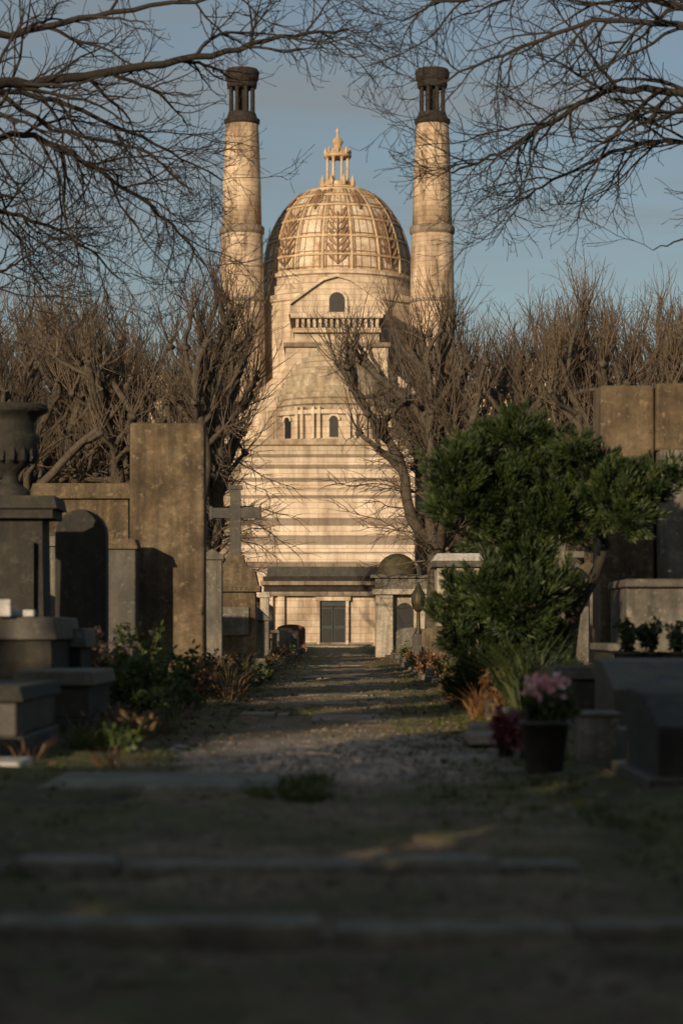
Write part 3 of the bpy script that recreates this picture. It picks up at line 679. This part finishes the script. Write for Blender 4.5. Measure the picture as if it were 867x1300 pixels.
# ------------------------------------------------------------ conifer (cloud shaped)
random.seed(21)
t=MB()
lobes=[(1.42,3.0,.34),(1.75,3.18,.33),(2.2,3.42,.36),(1.65,2.5,.45),(2.65,3.0,.43),(3.25,2.92,.40),(3.8,2.8,.32),(2.25,2.25,.44),(3.0,2.4,.38),(3.6,2.45,.30),(2.05,2.8,.45),(1.3,2.62,.22),(2.7,2.55,.4),(4.1,2.95,.16),(3.4,2.7,.36),
 (1.4,1.45,.26),(1.85,1.5,.36),(2.25,1.3,.46),(2.65,1.55,.33),(1.85,.85,.45),(2.4,.85,.46),(1.45,1.05,.26),(2.3,1.82,.4),(1.93,3.5,.15),(2.9,3.3,.2),(2.1,.35,.46),(2.6,.4,.38),(2.6,3.5,.16),(1.75,.35,.34)]
root=Vector((2.85,30.4,0))
tp,tr_,_=walk(root,Vector((.15,0,1)),1.2,5,.1,.05,.12,.10); t.tube(tp,tr_,9,'darkbark')
fork=tp[-1]
tp2=[fork,Vector((3.25,30.4,1.7)),Vector((3.4,30.4,2.1)),Vector((3.2,30.3,2.5))]; t.tube(tp2,[.09,.075,.06,.04],8,'darkbark')
tp3=[fork,Vector((2.7,30.4,1.6)),Vector((2.35,30.4,2.2)),Vector((2.1,30.3,2.8))]; t.tube(tp3,[.08,.06,.045,.03],8,'darkbark')
jn=tp+tp2+tp3
for (lx,lz_,lr) in lobes:
    ly=30+U(-.4,.35); c=Vector((lx,ly,lz_))
    j=min(jn,key=lambda q:(q-c).length); t.tube([j,(j+c)/2+rnd_dir()*.08,c],[.03,.02,.01],5,'darkbark')
    nc=int(66*(lr/.42)**2)+8
    for k in range(nc):
        d=rnd_dir(); cc=c+Vector((d.x*lr,d.y*lr*1.1,d.z*lr*.85))*U(.5,1.16)
        cr=U(.08,.18); fdir=(d*.9+Vector((0,0,.7))+rnd_dir()*.4).normalized()
        for u in range(66):
            e=rnd_dir(); h_=U(-.7,1.15)
            dirn=(e*.45+fdir).normalized()
            t.leaf(cc+fdir*cr*h_+e*cr*max(.1,(1-abs(h_)*.8))*U(.2,.75),dirn,U(.014,.026),U(.06,.12),'yew')
t.build('cloud_pruned_conifer')

# ------------------------------------------------------------ low plants
def tuft(t,x,y,h,r,n,k,w=.012,z=0):
    for i in range(n):
        a=U(0,6.283); q=r*math.sqrt(R()); b0=Vector((x+q*math.cos(a)*.4,y+q*math.sin(a)*.4,z+ground_z(x,y)-.01))
        lean=Vector((math.cos(a)*U(.1,.8),math.sin(a)*U(.1,.8),1)).normalized()
        L=h*U(.4,1.1); m_=b0+lean*L*.55; e=m_+(lean+Vector((math.cos(a)*.5,math.sin(a)*.5,-.35))).normalized()*L*.45
        s=Vector((-math.sin(a+.5),math.cos(a+.5),0))*w*U(.6,1.3)
        o=len(t.v); t.v+=[tuple(b0-s),tuple(b0+s),tuple(m_+s*.8),tuple(m_-s*.8),tuple(e)]
        t.face((o,o+1,o+2,o+3),k); t.face((o+3,o+2,o+4),k)
def bush(t,x,y,h,r,n,k,ls=.05,stem='dry',z=0):
    ns=max(5,n//40)
    for i in range(ns):
        a=U(0,6.283); tip=Vector((x+r*U(.2,1)*math.cos(a),y+r*U(.2,1)*math.sin(a),z+h*U(.45,1)))
        b0=Vector((x+U(-.06,.06),y+U(-.06,.06),z)); mid_=(b0+tip)/2+rnd_dir()*.06; mid_.z+=.05*h
        t.tube([b0,mid_,tip],[.008,.006,.003],3,stem)
        for u in range(n//ns):
            f=U(.25,1); p=b0.lerp(mid_,f*2) if f<.5 else mid_.lerp(tip,f*2-1)
            t.leaf(p+rnd_dir()*U(0,.12*r+.03),(rnd_dir()+Vector((0,0,.4))).normalized(),ls*U(.5,.9),ls*U(.8,1.6),k)
random.seed(31)
t=MB()
for i in range(1700):
    y=6+R()**1.6*55; sx=random.choice((-1,1)); x=sx*(1.25+abs(random.gauss(0,.5)))
    if mnoise.noise(Vector((x*.8,y*.5,1)))<-.05 : continue
    tuft(t,x,y,U(.03,.09),.12,9,'grass',.006)
for i in range(700):
    x=U(-1.3,1.5); y=U(6,45)
    if mnoise.noise(Vector((x*.9,y*.4,5)))>.08: tuft(t,x,y,U(.02,.05),.12,10,'grass',.005)
for i in range(110): tuft(t,U(-.55,-.08),U(13.6,15.6),U(.06,.15),.1,14,'grass',.006)
for i in range(480): tuft(t,U(.5,1.5),U(12,32),U(.03,.09),.12,9,'grass',.006)
for i in range(160): tuft(t,U(-1.3,-.3),U(27.5,30),U(.03,.07),.12,8,'grass',.006)
t.build('grass')
t=MB()
for i in range(6500):
    y=20+R()**1.2*70; sx=random.choice((-1,1)); x=sx*abs(random.gauss(1.75,.42)) 
    if R()<.10: x=U(-1.6,1.6)
    if i<300: y=U(8,20)
    s=U(.014,.034); z=ground_z(x,y)+U(.004,.02)
    a=U(0,6.283); d=Vector((math.cos(a),math.sin(a),U(-.3,.4))).normalized()
    t.leaf(Vector((x,y,z)),d,s*1.2,s*2,'leaf')
t.build('fallen_leaves')
t=MB()
for i in range(60):
    y=U(33,60); x=-1.7+U(-.5,.3)-.003*y; tuft(t,x,y,U(.35,.85),.3,34,random.choice(['dry','dry','grass','dry']),.008)
for i in range(30):
    y=U(31,58); bush(t,-1.8+U(-.4,.35),y,U(.4,.85),.35,150,random.choice(['leaf','dry','green']),.06)
for i in range(14): y=U(60,100); bush(t,-2.0+U(-.3,.2),y,U(.4,.7),.35,120,random.choice(['leaf','dry','green']),.08)
t.build('dry_border_plants')
t=MB()
for (x,y,h,r,k) in [(-2.25,27,.95,.35,'green'),(-2.0,28.5,.8,.35,'green'),(-2.45,26,.75,.3,'green'),(-1.8,30,.7,.3,'leaf'),(-2.7,28,1.05,.35,'dry'),(-1.75,26.5,.45,.3,'green'),(-2.6,30.5,1.1,.35,'green'),(-2.0,24.6,.4,.3,'green'),(-2.9,22.9,.55,.2,'green')]:
    bush(t,x,y,h,r,520,k,.075,'dry')
for i in range(20): 
    p=Vector((-2.5+U(-.35,.3),26.5+U(-1,1),U(.7,1.0))); 
    for q in range(5): t.leaf(p,(rnd_dir()+Vector((0,0,.5))).normalized(),.03,.045,'pink')
t.build('flowering_shrub')
t=MB()
for i in range(30):
    y=17+R()*9; tuft(t,-1.95+U(-.35,.3),y,U(.15,.4),.25,30,random.choice(['dry','grass','leaf']),.008)
for i in range(12): bush(t,-1.9+U(-.4,.3),U(18,25),U(.2,.4),.25,130,random.choice(['leaf','green','dry']),.05)
t.build('border_weeds')
t=MB()
for i in range(26):
    y=U(27,60); k=random.choice(['fern','dry','fern','green']); 
    for q in range(2): bush(t,1.8+U(-.12,.3),y+U(-.3,.3),U(.3,.6),.25,120,k,.06)
for i in range(16): bush(t,1.95+U(-.15,.3),U(60,100),U(.35,.7),.35,120,random.choice(['fern','dry','green']),.08)
for i in range(14): tuft(t,1.62+U(-.1,.3),U(26,34),U(.3,.55),.3,40,'fern',.012)
t.build('dry_border_plants')
t=MB()
for i in range(5): tuft(t,2.05+U(-.15,.15),25.5+U(-.4,.4),U(.9,1.2),.3,80,'ever',.012)
t.build('spiky_shrub')
t=MB()
for (x,y) in [(3.02,25),(3.3,25.2),(3.55,24.9)]:
    t.lathe([(.1,.55),(.13,.6),(.15,.75),(.16,.77)],x,y,12,'pot'); bush(t,x,y,.36,.17,420,'ever',.06,'darkbark',.74)
t.build('potted_grave_plants')
t=MB()
bush(t,1.28,18.6,.42,.18,900,'heather',.04,'darkbark'); bush(t,1.42,18.2,.4,.15,500,'heather',.04,'darkbark'); t.build('red_heather_shrub')
t=MB(); px_,py_=1.42,16.5
t.lathe([(.12,0),(.125,.02),(.165,.33),(.18,.335),(.18,.37),(.155,.37),(.15,.33)],px_,py_,24,'pot',True)
bush(t,px_,py_,.24,.21,800,'green',.06,'green',.33)
for i in range(34):
    a=U(0,6.283); q=U(.02,.17); p=Vector((px_+q*math.cos(a),py_+q*math.sin(a),U(.5,.68)))
    t.tube([Vector((px_,py_,.35)),(Vector((px_,py_,.35))+p)/2+Vector((0,0,.03)),p],[.003]*3,3,'green')
    for q_ in range(6): t.leaf(p,(rnd_dir()+Vector((0,0,.7))).normalized(),.034,.05,'pink')
t.build('potted_cyclamen',bevel=0)
t=MB(); random.seed(55)
for sx in (-1,1):
    for i in range(60):
        x=sx*(U(18,40) if sx<0 else U(7.5,34)); y=U(120,134); h=U(3,7.5)
        for k in range(110):
            d=rnd_dir(); c=Vector((x,y,h*.55)); t.leaf(c+Vector((d.x*1.8,d.y*1.5,d.z*h*.5))*U(.5,1),rnd_dir(),.5,.8,'ever')
t.build('hedge')

# ------------------------------------------------------------ light, sky, camera
AZ=math.radians(26); EL=math.radians(12)
d=Vector((math.sin(AZ)*math.cos(EL),math.cos(AZ)*math.cos(EL),-math.sin(EL)))
L=bpy.data.lights.new('sun','SUN'); L.energy=5.0; L.angle=math.radians(.5); L.color=(1,.76,.49)
lo=bpy.data.objects.new('sun',L); scene.collection.objects.link(lo); lo.rotation_euler=d.to_track_quat('-Z','Y').to_euler(); lo.location=(-30,-60,30)
w=bpy.data.worlds.new('World'); scene.world=w; w.use_nodes=True; nt=w.node_tree; bg=nt.nodes['Background']
sk=nt.nodes.new('ShaderNodeTexSky'); sk.sky_type='NISHITA'; sk.sun_disc=False; sk.sun_elevation=EL; sk.sun_rotation=math.pi+AZ
sk.air_density=1.0; sk.dust_density=1.5; sk.ozone_density=1.5
tc=nt.nodes.new('ShaderNodeTexCoord'); mp=nt.nodes.new('ShaderNodeMapping'); mp.inputs['Scale'].default_value=(4,4,26)
nt.links.new(tc.outputs['Generated'],mp.inputs[0])
cn=noise_node(nt,mp.outputs[0],1.0,6,.55,.5)
cf=ramp(nt,cn,[(.36,G(.14)),(.5,G(.36)),(.66,G(.75))])
col=mix(nt,cf,sk.outputs[0],(2.75,2.9,2.9))
nt.links.new(col,bg.inputs[0]); bg.inputs[1].default_value=.088
cam=bpy.data.cameras.new('camera'); co=bpy.data.objects.new('camera',cam); scene.collection.objects.link(co)
co.location=(0,0,1); co.rotation_euler=(math.pi/2,0,0)
cam.sensor_fit='VERTICAL'; cam.sensor_height=36; cam.lens=3000/1300*36; cam.shift_y=150/1300; cam.clip_end=6000
cam.dof.use_dof=True; cam.dof.focus_distance=62; cam.dof.aperture_fstop=1.8
scene.camera=co
scene.view_settings.view_transform='Standard'; scene.view_settings.look='None'; scene.view_settings.exposure=0
